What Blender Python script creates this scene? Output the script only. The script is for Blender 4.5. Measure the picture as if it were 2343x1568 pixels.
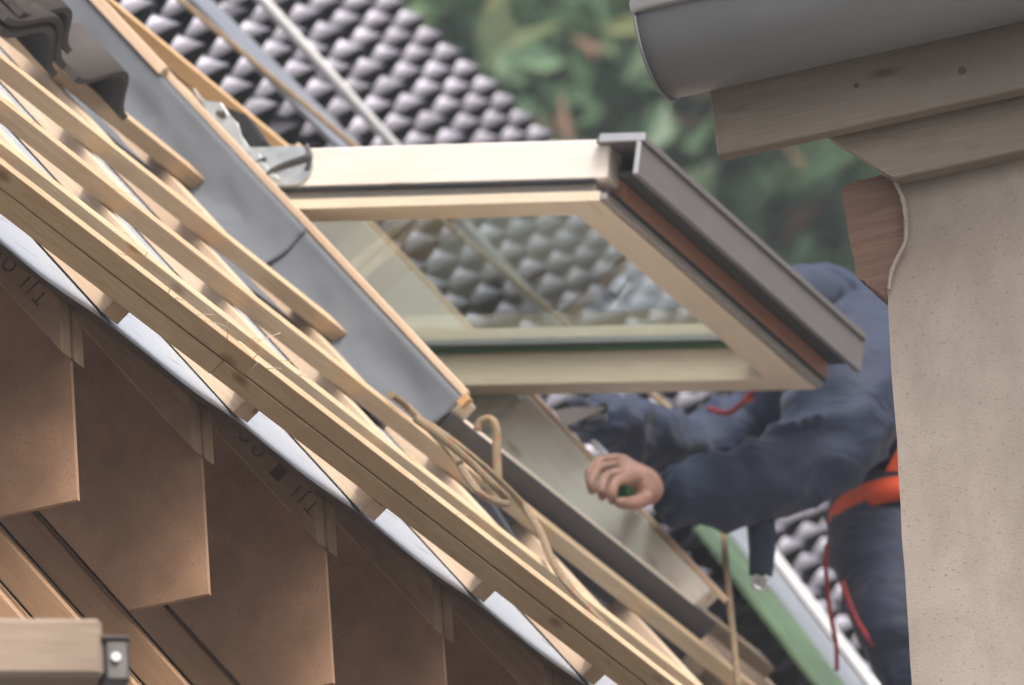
import bpy, bmesh, math, random
from mathutils import Vector, Matrix, noise
random.seed(7)
for o in list(bpy.data.objects): bpy.data.objects.remove(o)
sc = bpy.context.scene
RAD = math.radians

# ------------------------------------------------------------------ camera
W, H, F = 2342.0, 1568.0, 22000.0            # photo measured on a 2342 x 1568 grid, focal length in those pixels
PHI, RHO, TH, P1, AL = [RAD(a) for a in (21.95, 3.59, 68.2, 53.54, 10.83)]
K = 0.8                                      # metres per building unit
C = Vector((0, 0, 1.6))
VV = Vector((0, math.cos(PHI), math.sin(PHI)))
R0 = Vector((1, 0, 0)); U0 = Vector((0, -math.sin(PHI), math.cos(PHI)))
CX = R0*math.cos(RHO) - U0*math.sin(RHO)
CY = R0*math.sin(RHO) + U0*math.cos(RHO)
cam = bpy.data.cameras.new('camera'); camo = bpy.data.objects.new('camera', cam)
sc.collection.objects.link(camo); sc.camera = camo
camo.matrix_world = Matrix(((CX.x, CY.x, -VV.x, C.x), (CX.y, CY.y, -VV.y, C.y), (CX.z, CY.z, -VV.z, C.z), (0, 0, 0, 1)))
cam.sensor_width = 23.6; cam.lens = F*23.6/W
cam.clip_start = 0.5; cam.clip_end = 5000
cam.dof.use_dof = True; cam.dof.focus_distance = 17.0*K; cam.dof.aperture_fstop = 6.4

# ------------------------------------------------------------------ sky, sun, exposure
SUN = Vector((0.30, -0.55, 0.78)).normalized()    # direction towards the sun
w = bpy.data.worlds.new('World'); sc.world = w; w.use_nodes = True
nt = w.node_tree; bg = nt.nodes['Background']
sky = nt.nodes.new('ShaderNodeTexSky'); sky.sky_type = 'NISHITA'; sky.sun_disc = False
sky.sun_elevation = math.asin(SUN.z); sky.sun_rotation = math.atan2(SUN.x, SUN.y)
sky.air_density = 1.0; sky.dust_density = 9.0; sky.ozone_density = 1.0
nt.links.new(sky.outputs[0], bg.inputs[0]); bg.inputs[1].default_value = 0.15
sl = bpy.data.lights.new('sun', 'SUN'); sl.energy = 1.5; sl.angle = RAD(18); sl.color = (1, 0.98, 0.96)
so = bpy.data.objects.new('sun', sl); sc.collection.objects.link(so)
so.rotation_euler = (-SUN).to_track_quat('-Z', 'Y').to_euler(); so.location = (0, -10, 30)
sc.view_settings.view_transform = 'Standard'; sc.view_settings.look = 'None'
sc.view_settings.gamma = 1.0; sc.view_settings.exposure = 0.62
sc.render.engine = 'CYCLES'; sc.cycles.max_bounces = 6; sc.cycles.diffuse_bounces = 3; sc.cycles.glossy_bounces = 3; sc.cycles.transparent_max_bounces = 12
try: sc.cycles.use_denoising = True
except Exception: pass

# ------------------------------------------------------------------ frames
E_ = Vector((math.cos(TH), math.sin(TH), 0)); H_ = Vector((math.sin(TH), -math.cos(TH), 0)); Z_ = Vector((0, 0, 1))
G_ = H_*math.cos(P1) - Z_*math.sin(P1); N_ = H_*math.sin(P1) + Z_*math.cos(P1)
M_ = H_*math.cos(AL) - Z_*math.sin(AL); S_ = H_*math.sin(AL) + Z_*math.cos(AL)
def ray(px, py): return VV + CX*((px - W/2)/F) - CY*((py - H/2)/F)
def at(px, py, d): return C + ray(px, py)*(d*K)
O = at(190, 845, 16.9) - E_*(0.09*K)
def R(a, b, c): return O + (E_*a + G_*b + N_*c)*K          # along the eave, down the slope, off the roof
def HZ(a, h, z): return O + (E_*a + H_*h + Z_*z)*K          # along the eave, out from it, up
def SA(a, m, s): return O + (E_*a + M_*m + S_*s)*K          # the opened sash
def on_plane(px, py, p0, nrm):
    r = ray(px, py); t = (p0 - C).dot(nrm)/r.dot(nrm); return C + r*t
def pc(px, py, c): return on_plane(px, py, R(0, 0, c), N_)
def pa(px, py, a): return on_plane(px, py, R(a, 0, 0), E_)
def pu(px, py, c):
    q = (pc(px, py, c) - O)/K; return q.dot(E_), q.dot(G_)

# ------------------------------------------------------------------ helpers
COL = sc.collection
def thing(name, label, cat, loc, group=None):
    o = bpy.data.objects.new(name, None); COL.objects.link(o); o.location = loc; o.empty_display_size = .1
    tag(o, label, cat, group); return o
def tag(o, label=None, cat=None, group=None, kind=None):
    if label: o['label'] = label
    if cat: o['category'] = cat
    if group: o['group'] = group
    if kind: o['kind'] = kind
    return o
def wl(o):
    m = Matrix.Identity(4); p = o
    while p is not None: m = p.matrix_basis @ m; p = p.parent
    return m
def link(name, me, mat, parent=None, M=None):
    o = bpy.data.objects.new(name, me); COL.objects.link(o)
    if mat is not None and not me.materials: me.materials.append(mat)
    M = M or Matrix.Identity(4)
    if parent is not None:
        o.parent = parent; o.matrix_basis = wl(parent).inverted() @ M
    else: o.matrix_basis = M
    return o
def bm_mesh(bm, name, smooth=False):
    me = bpy.data.meshes.new(name); bmesh.ops.recalc_face_normals(bm, faces=bm.faces[:]); bm.to_mesh(me); bm.free()
    if smooth:
        for p in me.polygons: p.use_smooth = True
    return me
def frame(P, X, Y, Z): return Matrix(((X.x, Y.x, Z.x, P.x), (X.y, Y.y, Z.y, P.y), (X.z, Y.z, Z.z, P.z), (0, 0, 0, 1)))
def box(name, P, X, Y, Z, dims, mat, parent=None, bev=.002, wob=0.0):
    """box centred on P, its grain (local x) along X; dims in metres"""
    bm = bmesh.new(); bmesh.ops.create_cube(bm, size=1)
    for v in bm.verts: v.co = Vector((v.co.x*dims[0], v.co.y*dims[1], v.co.z*dims[2])) + Vector([random.uniform(-wob, wob) for _ in range(3)])
    if bev: bmesh.ops.bevel(bm, geom=bm.edges[:], offset=min(bev, min(dims)*.3), segments=1, affect='EDGES')
    return link(name, bm_mesh(bm, name), mat, parent, frame(P, X, Y, Z))
def rbox(name, a, b, c, grain, mat, parent, bev=.0009, wob=0.0, fr=None):
    """box given by its ranges in roof units; grain 'a', 'b' or 'c'"""
    f = fr or (R, E_, G_, N_)
    ctr = f[0](sum(a)/2, sum(b)/2, sum(c)/2); ax = {'a': f[1], 'b': f[2], 'c': f[3]}
    d = {'a': abs(a[1]-a[0])*K, 'b': abs(b[1]-b[0])*K, 'c': abs(c[1]-c[0])*K}
    o = {'a': 'abc', 'b': 'bca', 'c': 'cab'}[grain]
    return box(name, ctr, ax[o[0]], ax[o[1]], ax[o[2]], (d[o[0]], d[o[1]], d[o[2]]), mat, parent, bev, wob)
SF = (SA, E_, M_, S_); HF = (HZ, E_, H_, Z_)
def prism(name, pts, ext, mat, parent=None, X=None, bev=0.0, jag=0.0, sub=0):
    """polygon of world points pushed out by ext; local x along X"""
    P0 = sum(pts, Vector())/len(pts); n = ext.normalized()
    X = (X or (pts[1]-pts[0])).normalized(); X = (X - n*X.dot(n)).normalized(); Y = n.cross(X)
    M = frame(P0, X, Y, n); Mi = M.inverted(); L = ext.length
    q = [Mi @ p for p in pts]
    if sub:
        qq = []
        for i, p in enumerate(q):
            r = q[(i+1) % len(q)]
            for k in range(sub):
                t = k/sub; j = jag if k else 0
                qq.append(p.lerp(r, t) + Vector((random.uniform(-j, j), random.uniform(-j, j), 0)))
        q = qq
    bm = bmesh.new()
    lo = [bm.verts.new((p.x, p.y, 0)) for p in q]; hi = [bm.verts.new((p.x, p.y, L)) for p in q]
    bm.faces.new(lo[::-1]); bm.faces.new(hi)
    for i in range(len(q)):
        j = (i+1) % len(q); bm.faces.new((lo[i], lo[j], hi[j], hi[i]))
    if bev: bmesh.ops.bevel(bm, geom=bm.edges[:], offset=bev, segments=1, affect='EDGES')
    return link(name, bm_mesh(bm, name), mat, parent, M)
def smooth_path(pts, n=8):
    out = []
    for i in range(len(pts)-1):
        p0 = pts[max(i-1, 0)]; p1 = pts[i]; p2 = pts[i+1]; p3 = pts[min(i+2, len(pts)-1)]
        for k in range(n):
            t = k/n; t2 = t*t; t3 = t2*t
            out.append(.5*((2*p1) + (p2-p0)*t + (2*p0-5*p1+4*p2-p3)*t2 + (3*p1-p0-3*p2+p3)*t3))
    return out + [pts[-1]]
def tube(name, pts, rad, mat, parent=None, seg=10, n=8, smooth=True, uvlen=True):
    p = smooth_path(pts, n) if n > 1 else pts
    bm = bmesh.new(); uv = bm.loops.layers.uv.new('UVMap'); rings = []; L = 0; ls = []
    up = Vector((0.3, 0.2, 0.93)).normalized()
    P0 = p[0].copy()
    for i, q in enumerate(p):
        t = (p[min(i+1, len(p)-1)] - p[max(i-1, 0)]).normalized()
        x = t.cross(up).normalized(); y = x.cross(t)
        r = rad(i/(len(p)-1)) if callable(rad) else rad
        if i: L += (q - p[i-1]).length
        ls.append(L)
        rings.append([bm.verts.new(q - P0 + x*math.cos(2*math.pi*k/seg)*r + y*math.sin(2*math.pi*k/seg)*r) for k in range(seg)])
    for i in range(len(rings)-1):
        for k in range(seg):
            f = bm.faces.new((rings[i][k], rings[i][(k+1) % seg], rings[i+1][(k+1) % seg], rings[i+1][k])); f.smooth = smooth
            for l, (a, b) in zip(f.loops, ((k, i), (k+1, i), (k+1, i+1), (k, i+1))): l[uv].uv = (a/seg, ls[b])
    bm.faces.new(rings[0][::-1]); bm.faces.new(rings[-1])
    me = bpy.data.meshes.new(name); bm.to_mesh(me); bm.free()
    return link(name, me, mat, parent, Matrix.Translation(P0))

# ------------------------------------------------------------------ materials
def new_mat(name):
    m = bpy.data.materials.new(name); m.use_nodes = True
    t = m.node_tree; b = t.nodes['Principled BSDF']; return m, t, b
def ramp(t, fac, stops):
    r = t.nodes.new('ShaderNodeValToRGB'); e = r.color_ramp.elements
    while len(e) < len(stops): e.new(.5)
    for el, (p, c) in zip(e, stops): el.position = p; el.color = (*c, 1)
    t.links.new(fac, r.inputs[0]); return r.outputs[0]
def coords(t, scale=(1, 1, 1), rnd=True, space='Object'):
    tc = t.nodes.new('ShaderNodeTexCoord'); mp = t.nodes.new('ShaderNodeMapping'); mp.inputs['Scale'].default_value = scale
    src = tc.outputs[space]
    if rnd:
        oi = t.nodes.new('ShaderNodeObjectInfo'); ml = t.nodes.new('ShaderNodeVectorMath'); ml.operation = 'SCALE'
        cb = t.nodes.new('ShaderNodeCombineXYZ')
        for i in range(3): t.links.new(oi.outputs['Random'], cb.inputs[i])
        t.links.new(cb.outputs[0], ml.inputs[0]); ml.inputs['Scale'].default_value = 37.0
        ad = t.nodes.new('ShaderNodeVectorMath'); t.links.new(src, ad.inputs[0]); t.links.new(ml.outputs[0], ad.inputs[1]); src = ad.outputs[0]
    t.links.new(src, mp.inputs[0]); return mp.outputs[0]
def nz(t, vec, scale, detail=4, rough=.55, dist=0):
    n = t.nodes.new('ShaderNodeTexNoise'); n.inputs['Scale'].default_value = scale; n.inputs['Detail'].default_value = detail
    n.inputs['Roughness'].default_value = rough; n.inputs['Distortion'].default_value = dist
    t.links.new(vec, n.inputs['Vector']); return n.outputs['Fac']
def mix(t, a, b, fac, mode='MIX'):
    m = t.nodes.new('ShaderNodeMix'); m.data_type = 'RGBA'; m.blend_type = mode
    for s, v in ((m.inputs[6], a), (m.inputs[7], b), (m.inputs[0], fac)):
        if isinstance(v, (int, float)): s.default_value = v
        elif isinstance(v, tuple): s.default_value = (*v, 1)
        else: t.links.new(v, s)
    return m.outputs[2]
def bump(t, b, h, strength=.3, dist=.003):
    n = t.nodes.new('ShaderNodeBump'); n.inputs['Strength'].default_value = strength; n.inputs['Distance'].default_value = dist
    t.links.new(h, n.inputs['Height']); t.links.new(n.outputs[0], b.inputs['Normal'])
def wood(name, c1, c2, c3=None, knots=True, rough=.62, vary=.25, stain=None):
    m, t, b = new_mat(name)
    g = coords(t, (1.6, 26, 26)); f = nz(t, g, 3.0, 6, .6, .4)
    col = ramp(t, f, [(.32, c1), (.68, c2)])
    fine = nz(t, coords(t, (14, 320, 320)), 1.0, 3)
    col = mix(t, col, ramp(t, fine, [(.35, tuple(x*.72 for x in c1)), (.65, c2)]), .35)
    big = nz(t, coords(t, (2.5, 6, 6)), 1.0, 3)
    col = mix(t, col, c3 or tuple(x*.8 for x in c1), ramp(t, big, [(.45, (0, 0, 0)), (.75, (.7, .7, .7))]))
    if knots:
        v = t.nodes.new('ShaderNodeTexVoronoi'); v.inputs['Scale'].default_value = 1.0
        t.links.new(coords(t, (4.5, 16, 16)), v.inputs['Vector'])
        col = mix(t, col, (c1[0]*.45, c1[1]*.3, c1[2]*.22), ramp(t, v.outputs['Distance'], [(.05, (.85, .85, .85)), (.16, (0, 0, 0))]))
    if vary:
        oi = t.nodes.new('ShaderNodeObjectInfo')
        col = mix(t, col, ramp(t, oi.outputs['Random'], [(0, (1-vary, 1-vary*1.25, 1-vary*1.5)), (1, (1.0, 1.0, 1.0))]), 1.0, 'MULTIPLY')
    if stain:
        s = nz(t, coords(t, (5, 9, 9)), 1.0, 5, .65)
        col = mix(t, col, stain, ramp(t, s, [(.5, (0, 0, 0)), (.72, (.75, .75, .75))]))
    t.links.new(col, b.inputs['Base Color']); b.inputs['Roughness'].default_value = rough
    bump(t, b, fine, .25, .0015); return m
def plain(name, col, rough=.5, metal=0.0, nscale=6.0, amt=.2, bmp=0.0, bdist=.004, spec=None, fine=None):
    m, t, b = new_mat(name); v = coords(t)
    f = nz(t, v, nscale, 6, .6)
    c = ramp(t, f, [(.3, tuple(x*(1-amt) for x in col)), (.7, tuple(min(1, x*(1+amt)) for x in col))])
    if fine:
        ff = nz(t, v, fine, 2); c = mix(t, c, tuple(x*.6 for x in col), ramp(t, ff, [(.56, (0, 0, 0)), (.72, (.6, .6, .6))]))
    t.links.new(c, b.inputs['Base Color']); b.inputs['Roughness'].default_value = rough; b.inputs['Metallic'].default_value = metal
    if spec is not None: b.inputs['Specular IOR Level'].default_value = spec
    if bmp: bump(t, b, nz(t, v, nscale*3, 5), bmp, bdist)
    return m

PINE = wood('fresh_pine', (.62, .40, .185), (.74, .53, .29), (.52, .30, .13))
PINE_B = wood('batten_pine', (.56, .43, .265), (.72, .59, .405), (.50, .35, .20), vary=.28)
PINE_O = wood('orange_batten_pine', (.52, .37, .215), (.67, .51, .33), (.46, .29, .16), vary=.12)
PINE_C = wood('counter_batten_pine', (.66, .50, .36), (.78, .63, .48), (.58, .42, .30), vary=.15)
PINE_W = wood('window_pine', (.70, .60, .46), (.76, .67, .53), (.68, .56, .42), knots=False, rough=.4, vary=.0)
PINE_K = wood('window_pine_knotty', (.77, .73, .67), (.82, .79, .745), (.76, .66, .54), knots=True, rough=.4, vary=.0)
PINE_D = wood('window_pine_shaded', (.32, .155, .09), (.40, .21, .125), knots=False, rough=.5, vary=.0)  # window pine with the outer face's shading put into the colour
FLANGE = wood('laminated_flange', (.46, .32, .21), (.58, .43, .30), (.38, .26, .175), knots=False, vary=.2, stain=(.20, .12, .07))
BRACE = wood('laminated_brace', (.36, .22, .125), (.46, .30, .18), (.30, .18, .10), knots=False, vary=.15)
WEBM = plain('fibreboard_web', (.38, .235, .15), .75, 0, 7.0, .3, .1, .001, fine=230)
SARK = plain('sarking_board', (.12, .085, .065), .9, 0, 9, .2, .1, .001)
OLDWOOD = wood('weathered_planed_board', (.28, .245, .21), (.37, .33, .285), (.21, .185, .155), vary=.1, rough=.8, stain=(.17, .14, .11))
OLDROT = wood('weathered_dark_timber', (.16, .095, .07), (.25, .16, .12), (.12, .075, .055), knots=False, vary=0, rough=.9)
SCAFW = wood('scaffold_timber', (.25, .19, .145), (.35, .28, .22), (.18, .14, .105), knots=True, vary=0, rough=.8)
PRINT = plain('stencil_ink', (.13, .085, .055), .8, 0, 20, .3)
ZINC = plain('zinc_sheet', (.34, .36, .39), .42, .55, 7, .12, .05, .001)
GUTTER = plain('aged_zinc', (.25, .27, .29), .5, .35, 3, .08, .03, .001)
GALV = plain('galvanised_steel', (.62, .68, .70), .3, .8, 40, .22)
ALU = plain('brown_aluminium', (.155, .142, .135), .5, .1, 8, .06)
ALUL = plain('bare_aluminium', (.55, .56, .58), .35, .7, 8, .08)
BLACK = plain('black_rubber_and_shade', (.012, .014, .016), .6, 0, 20, .2)
GREYS = plain('grey_gasket', (.27, .26, .245), .55, 0, 20, .08)
STEEL = plain('dark_steel', (.09, .09, .09), .45, .6, 30, .3)
NAVYTOOL = plain('blade_steel', (.42, .40, .43), .4, .5, 30, .1)
GREENH = plain('green_plastic', (.02, .16, .05), .4, 0, 10, .1)
GREENV = plain('green_reflection_sheet', (.07, .125, .06), .6, 0, 5, .6)  # reflection of trees in the zinc valley, put into a flat green
BITUM = plain('dark_flashing', (.06, .062, .072), .45, 0, 5, .2, .2, .003)
WHITER = plain('white_rail_paint', (.72, .74, .76), .35, 0, 10, .06)

def membrane_mat(name, col, print_=False, rough=.45, fold=.5):
    m, t, b = new_mat(name); v = coords(t, rnd=False)
    c = ramp(t, nz(t, v, 3.5, 5), [(.3, tuple(x*.88 for x in col)), (.7, col)])
    if print_:
        wv = t.nodes.new('ShaderNodeTexBrick'); wv.inputs['Scale'].default_value = 1.0
        wv.inputs['Mortar Size'].default_value = .0022; wv.inputs['Brick Width'].default_value = 9.0; wv.inputs['Row Height'].default_value = .085
        t.links.new(v, wv.inputs['Vector'])
        ds = nz(t, coords(t, (9, 60, 1), rnd=False), 1.0, 1)
        msk = t.nodes.new('ShaderNodeMath'); msk.operation = 'MULTIPLY'
        t.links.new(wv.outputs['Fac'], msk.inputs[0]); t.links.new(ramp(t, ds, [(.52, (0, 0, 0)), (.58, (1, 1, 1))]), msk.inputs[1])
        c = mix(t, c, tuple(x*.3 for x in col), msk.outputs[0])
    t.links.new(c, b.inputs['Base Color']); b.inputs['Roughness'].default_value = rough; b.inputs['Specular IOR Level'].default_value = .25
    bump(t, b, nz(t, coords(t, (1, 1.6, 1), rnd=False), 4.0, 2, .4, .6), fold, .012)
    return m
MEMB = membrane_mat('pale_underlay', (.34, .38, .44), True)
COLLAR = membrane_mat('grey_collar', (.125, .142, .165), False, .85, .8)

def plaster_mat():
    m, t, b = new_mat('rough_plaster'); v = coords(t, rnd=False)
    big = nz(t, v, 1.6, 5, .6); mid = nz(t, v, 9, 6, .65); fine = nz(t, v, 300, 3)
    c = ramp(t, big, [(.25, (.30, .265, .232)), (.75, (.43, .385, .34))])
    c = mix(t, c, (.25, .215, .19), ramp(t, mid, [(.42, (0, 0, 0)), (.78, (.5, .5, .5))]))
    c = mix(t, c, (.15, .125, .105), ramp(t, nz(t, v, 170, 2), [(.60, (0, 0, 0)), (.74, (.7, .7, .7))]))
    st = nz(t, coords(t, (3.5, 1.1, 3.5), rnd=False), 1.5, 6, .7)
    c = mix(t, c, (.20, .17, .145), ramp(t, st, [(.45, (0, 0, 0)), (.75, (.8, .8, .8))]))
    t.links.new(c, b.inputs['Base Color']); b.inputs['Roughness'].default_value = .95
    bump(t, b, fine, .35, .002); return m
PLASTER = plaster_mat()

def rope_mat():
    m, t, b = new_mat('flecked_rope')
    tc = t.nodes.new('ShaderNodeTexCoord'); mp = t.nodes.new('ShaderNodeMapping'); mp.inputs['Scale'].default_value = (1, 26, 1)
    t.links.new(tc.outputs['UV'], mp.inputs[0])
    sep = t.nodes.new('ShaderNodeSeparateXYZ'); t.links.new(mp.outputs[0], sep.inputs[0])
    ad = t.nodes.new('ShaderNodeMath'); ad.operation = 'ADD'; t.links.new(sep.outputs[0], ad.inputs[0]); t.links.new(sep.outputs[1], ad.inputs[1])
    fr = t.nodes.new('ShaderNodeMath'); fr.operation = 'FRACT'; t.links.new(ad.outputs[0], fr.inputs[0])
    c = ramp(t, fr.outputs[0], [(0, (.24, .19, .12)), (.78, (.21, .165, .10)), (.82, (.33, .10, .07)), (.88, (.33, .10, .07)), (.92, (.22, .22, .13))])
    t.links.new(c, b.inputs['Base Color']); b.inputs['Roughness'].default_value = .85
    s = t.nodes.new('ShaderNodeTexWave'); s.inputs['Scale'].default_value = 3.0; t.links.new(mp.outputs[0], s.inputs['Vector'])
    bump(t, b, s.outputs['Fac'], .6, .002); return m
ROPE = rope_mat()

def tile_mat(name, col, rough, ior=1.5, metal=0.0):
    m, t, b = new_mat(name); v = coords(t)
    c = ramp(t, nz(t, v, 9, 5), [(.3, tuple(x*.7 for x in col)), (.7, tuple(x*1.3 for x in col))])
    t.links.new(c, b.inputs['Base Color']); b.inputs['IOR'].default_value = ior; b.inputs['Metallic'].default_value = metal
    r = nz(t, v, 14, 3); mr = t.nodes.new('ShaderNodeMapRange'); mr.inputs[3].default_value = rough-.06; mr.inputs[4].default_value = rough+.1
    t.links.new(r, mr.inputs[0]); t.links.new(mr.outputs[0], b.inputs['Roughness'])
    bump(t, b, nz(t, v, 60, 3), .12, .001); return m
TILE = tile_mat('glazed_dark_tile', (.24, .24, .29), .46, 1.5, .6)
TILE_U = plain('unglazed_shaded_tile_body', (.035, .037, .034), .9, 0, 10, .2)  # unglazed underside and front edge, hollow's shade put into the dark colour
TILE_B = tile_mat('brown_concrete_tile', (.050, .044, .041), .8)

def glass_mat():
    m = bpy.data.materials.new('window_glass'); m.use_nodes = True; t = m.node_tree; t.nodes.clear()
    out = t.nodes.new('ShaderNodeOutputMaterial'); mx = t.nodes.new('ShaderNodeMixShader')
    tr = t.nodes.new('ShaderNodeBsdfTransparent'); tr.inputs[0].default_value = (.72, .775, .775, 1)
    gl = t.nodes.new('ShaderNodeBsdfGlossy'); gl.inputs['Roughness'].default_value = .02; gl.inputs[0].default_value = (.92, .95, .93, 1)
    ge = t.nodes.new('ShaderNodeNewGeometry'); dt = t.nodes.new('ShaderNodeVectorMath'); dt.operation = 'DOT_PRODUCT'
    t.links.new(ge.outputs['Incoming'], dt.inputs[0]); t.links.new(ge.outputs['Normal'], dt.inputs[1])
    def mt(op, a, b=None):
        n = t.nodes.new('ShaderNodeMath'); n.operation = op
        for i, v in enumerate((a, b)):
            if v is None: continue
            if isinstance(v, (int, float)): n.inputs[i].default_value = v
            else: t.links.new(v, n.inputs[i])
        return n.outputs[0]
    ab = mt('ABSOLUTE', dt.outputs['Value']); sch = mt('ADD', mt('MULTIPLY', mt('POWER', mt('SUBTRACT', 1.0, ab), 5.0), 1.5), .06)
    t.links.new(sch, mx.inputs[0]); t.links.new(tr.outputs[0], mx.inputs[1]); t.links.new(gl.outputs[0], mx.inputs[2])
    t.links.new(mx.outputs[0], out.inputs[0]); return m
GLASS = glass_mat()

def leaf_mat(name, stops):
    m, t, b = new_mat(name); g = t.nodes.new('ShaderNodeNewGeometry')
    c = ramp(t, g.outputs['Random Per Island'], stops)
    t.links.new(c, b.inputs['Base Color']); b.inputs['Roughness'].default_value = .5
    out = t.nodes['Material Output']; tl = t.nodes.new('ShaderNodeBsdfTranslucent'); t.links.new(c, tl.inputs[0])
    mx = t.nodes.new('ShaderNodeMixShader'); mx.inputs[0].default_value = .45
    t.links.new(b.outputs[0], mx.inputs[1]); t.links.new(tl.outputs[0], mx.inputs[2]); t.links.new(mx.outputs[0], out.inputs[0]); return m
LEAF = leaf_mat('leaves', [(0, (.08, .15, .09)), (.35, (.18, .34, .19)), (.6, (.25, .42, .25)), (.86, (.36, .48, .31)), (.93, (.36, .33, .10)), (.97, (.42, .26, .20))])
BARK = plain('bark', (.10, .075, .055), .9, 0, 8, .3, .6, .02)
GRASS = plain('gravel_yard', (.12, .11, .095), .95, 0, .8, .15)

def cloth(name, col, scale=5.0):
    m, t, b = new_mat(name); v = coords(t, rnd=False)
    c = ramp(t, nz(t, v, 6, 5), [(.3, tuple(x*.75 for x in col)), (.7, tuple(x*1.2 for x in col))])
    t.links.new(c, b.inputs['Base Color']); b.inputs['Roughness'].default_value = .75
    b.inputs['Sheen Weight'].default_value = .08
    bump(t, b, nz(t, coords(t, (1, 1, 2.2), rnd=False), scale, 3, .5, .8), .7, .03); return m
JACKET = cloth('navy_jacket', (.008, .020, .056))
TROUS = cloth('dark_navy_trousers', (.006, .014, .040))
ORANGE = plain('orange_webbing', (.62, .075, .02), .6, 0, 20, .15)
REDC = plain('red_cord', (.24, .02, .03), .6, 0, 30, .2)
SKIN = plain('skin', (.42, .225, .178), .5, 0, 28, .28, .35, .004)
HAIR = plain('dark_hair', (.05, .035, .025), .6, 0, 40, .3)

# ------------------------------------------------------------------ ground
bm = bmesh.new(); bmesh.ops.create_grid(bm, x_segments=8, y_segments=8, size=200)
tag(link('ground', bm_mesh(bm, 'ground'), GRASS), kind='structure')

# ------------------------------------------------------------------ added thin volume imitating lens veil, fades far things
hm = bpy.data.materials.new('lens_veil_volume'); hm.use_nodes = True; ht = hm.node_tree; ht.nodes.clear()
ho = ht.nodes.new('ShaderNodeOutputMaterial'); hv = ht.nodes.new('ShaderNodeVolumePrincipled')
hv.inputs['Color'].default_value = (.86, .93, 1, 1); hv.inputs['Density'].default_value = .0022; hv.inputs['Anisotropy'].default_value = .2
ht.links.new(hv.outputs[0], ho.inputs['Volume'])
bm = bmesh.new(); bmesh.ops.create_cube(bm, size=1)
for v in bm.verts: v.co = Vector((v.co.x*420, v.co.y*420, -1.0 + (v.co.z+.5)*32))
tag(link('lens_veil', bm_mesh(bm, 'lens_veil'), hm), kind='stuff')

# ------------------------------------------------------------------ the unfinished timber roof
WIN_A = (2.90, 4.28); WIN_B = (-2.62, -1.05)
house = thing('timber_house', 'unfinished timber house roof with brown rafter ends, pale membrane and raw wooden battens', 'house', Vector((R(2, -3, 0).x, R(2, -3, 0).y, 0)))
STEP = .545
CUT = Vector((0, 0, 0))
for k in range(-2, 11):
    a0 = STEP*k
    # web: top edge under the flange, plumb cut at the tail, level seat cut
    tail_h, tail_z = HZ(0, 0, 0), None
    top_c = .001
    def hz_of(b, c): q = (R(0, b, c)-O)/K; return q.dot(H_), q.dot(Z_)
    h_t, z_t = hz_of(0, 0)
    hb = h_t; zb = z_t - .262
    pts = [HZ(a0+.041, *hz_of(-3.6, 0)), HZ(a0+.041, h_t - .002, z_t), HZ(a0+.041, hb, zb), HZ(a0+.041, hb - .158, zb), HZ(a0+.041, *hz_of(-3.6, -.305))]
    web = prism('rafter', pts, E_*(.011*K), WEBM, house, X=G_)
    # top flange: two laminated strips each side of the web, plumb cut
    for s, (x0, x1) in enumerate(((0.0, .040), (.053, .093))):
        p = [R(a0+x0, -3.6, .002), R(a0+x0, -3.6, .063)]
        q_h, q_z = hz_of(-.0, .002)
        hq, zq = hz_of(0, .063)
        # top corner pulled back so the end is vertical
        b_top = -(.049-.002)*math.tan(math.pi/2 - P1) * 0
        d = (hq - q_h)/math.cos(P1)
        p += [R(a0+x0, -d, .063), R(a0+x0, 0, .002)]
        prism('top_flange', p, E_*((x1-x0)*K), FLANGE, web, X=G_, bev=.0015)
    # bottom flange carries on below the seat cut
    for (c0, c1) in ((-.352, -.297), (-.430, -.356)):
        rbox('bottom_flange', (a0+.056, a0+.096), (-3.6, .75), (c0, c1), 'b', BRACE, web)
    if k == 2:
        fc = bpy.data.curves.new('print', 'FONT'); fc.body = 'TJI \u25a0 OC'; fc.size = .030; fc.space_character = 1.6; fc.extrude = 0.0003
        fo = bpy.data.objects.new('print_tmp', fc); COL.objects.link(fo)
        dg = bpy.context.evaluated_depsgraph_get(); me = bpy.data.meshes.new_from_object(fo.evaluated_get(dg)); bpy.data.objects.remove(fo)
        me.materials.clear()
        link('stencil_print', me, PRINT, web, frame(R(a0-.0009, -.05, .050), -G_, -N_, E_*-1))
    if k == 0:
        fc = bpy.data.curves.new('print', 'FONT'); fc.body = 'TJI OC'; fc.size = .030; fc.space_character = 1.5; fc.extrude = 0.0003
        fo = bpy.data.objects.new('print_tmp', fc); COL.objects.link(fo)
        dg = bpy.context.evaluated_depsgraph_get(); me = bpy.data.meshes.new_from_object(fo.evaluated_get(dg)); bpy.data.objects.remove(fo)
        me.materials.clear()
        link('stencil_print', me, PRINT, web, frame(R(a0-.0009, -.10, .050), -G_, -N_, E_*-1))
# wall of the house under the rafters and wall plate
rbox('wall_plate', (-1.2, 5.6), (-.70, -.52), (-.55, -.495), 'a', FLANGE, house, fr=HF)
rbox('wall', (-1.2, 5.6), (-.75, -.58), (-(HZ(0, 0, 0).z)/K, -.556), 'a', PLASTER, house, bev=0, fr=HF)

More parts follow.
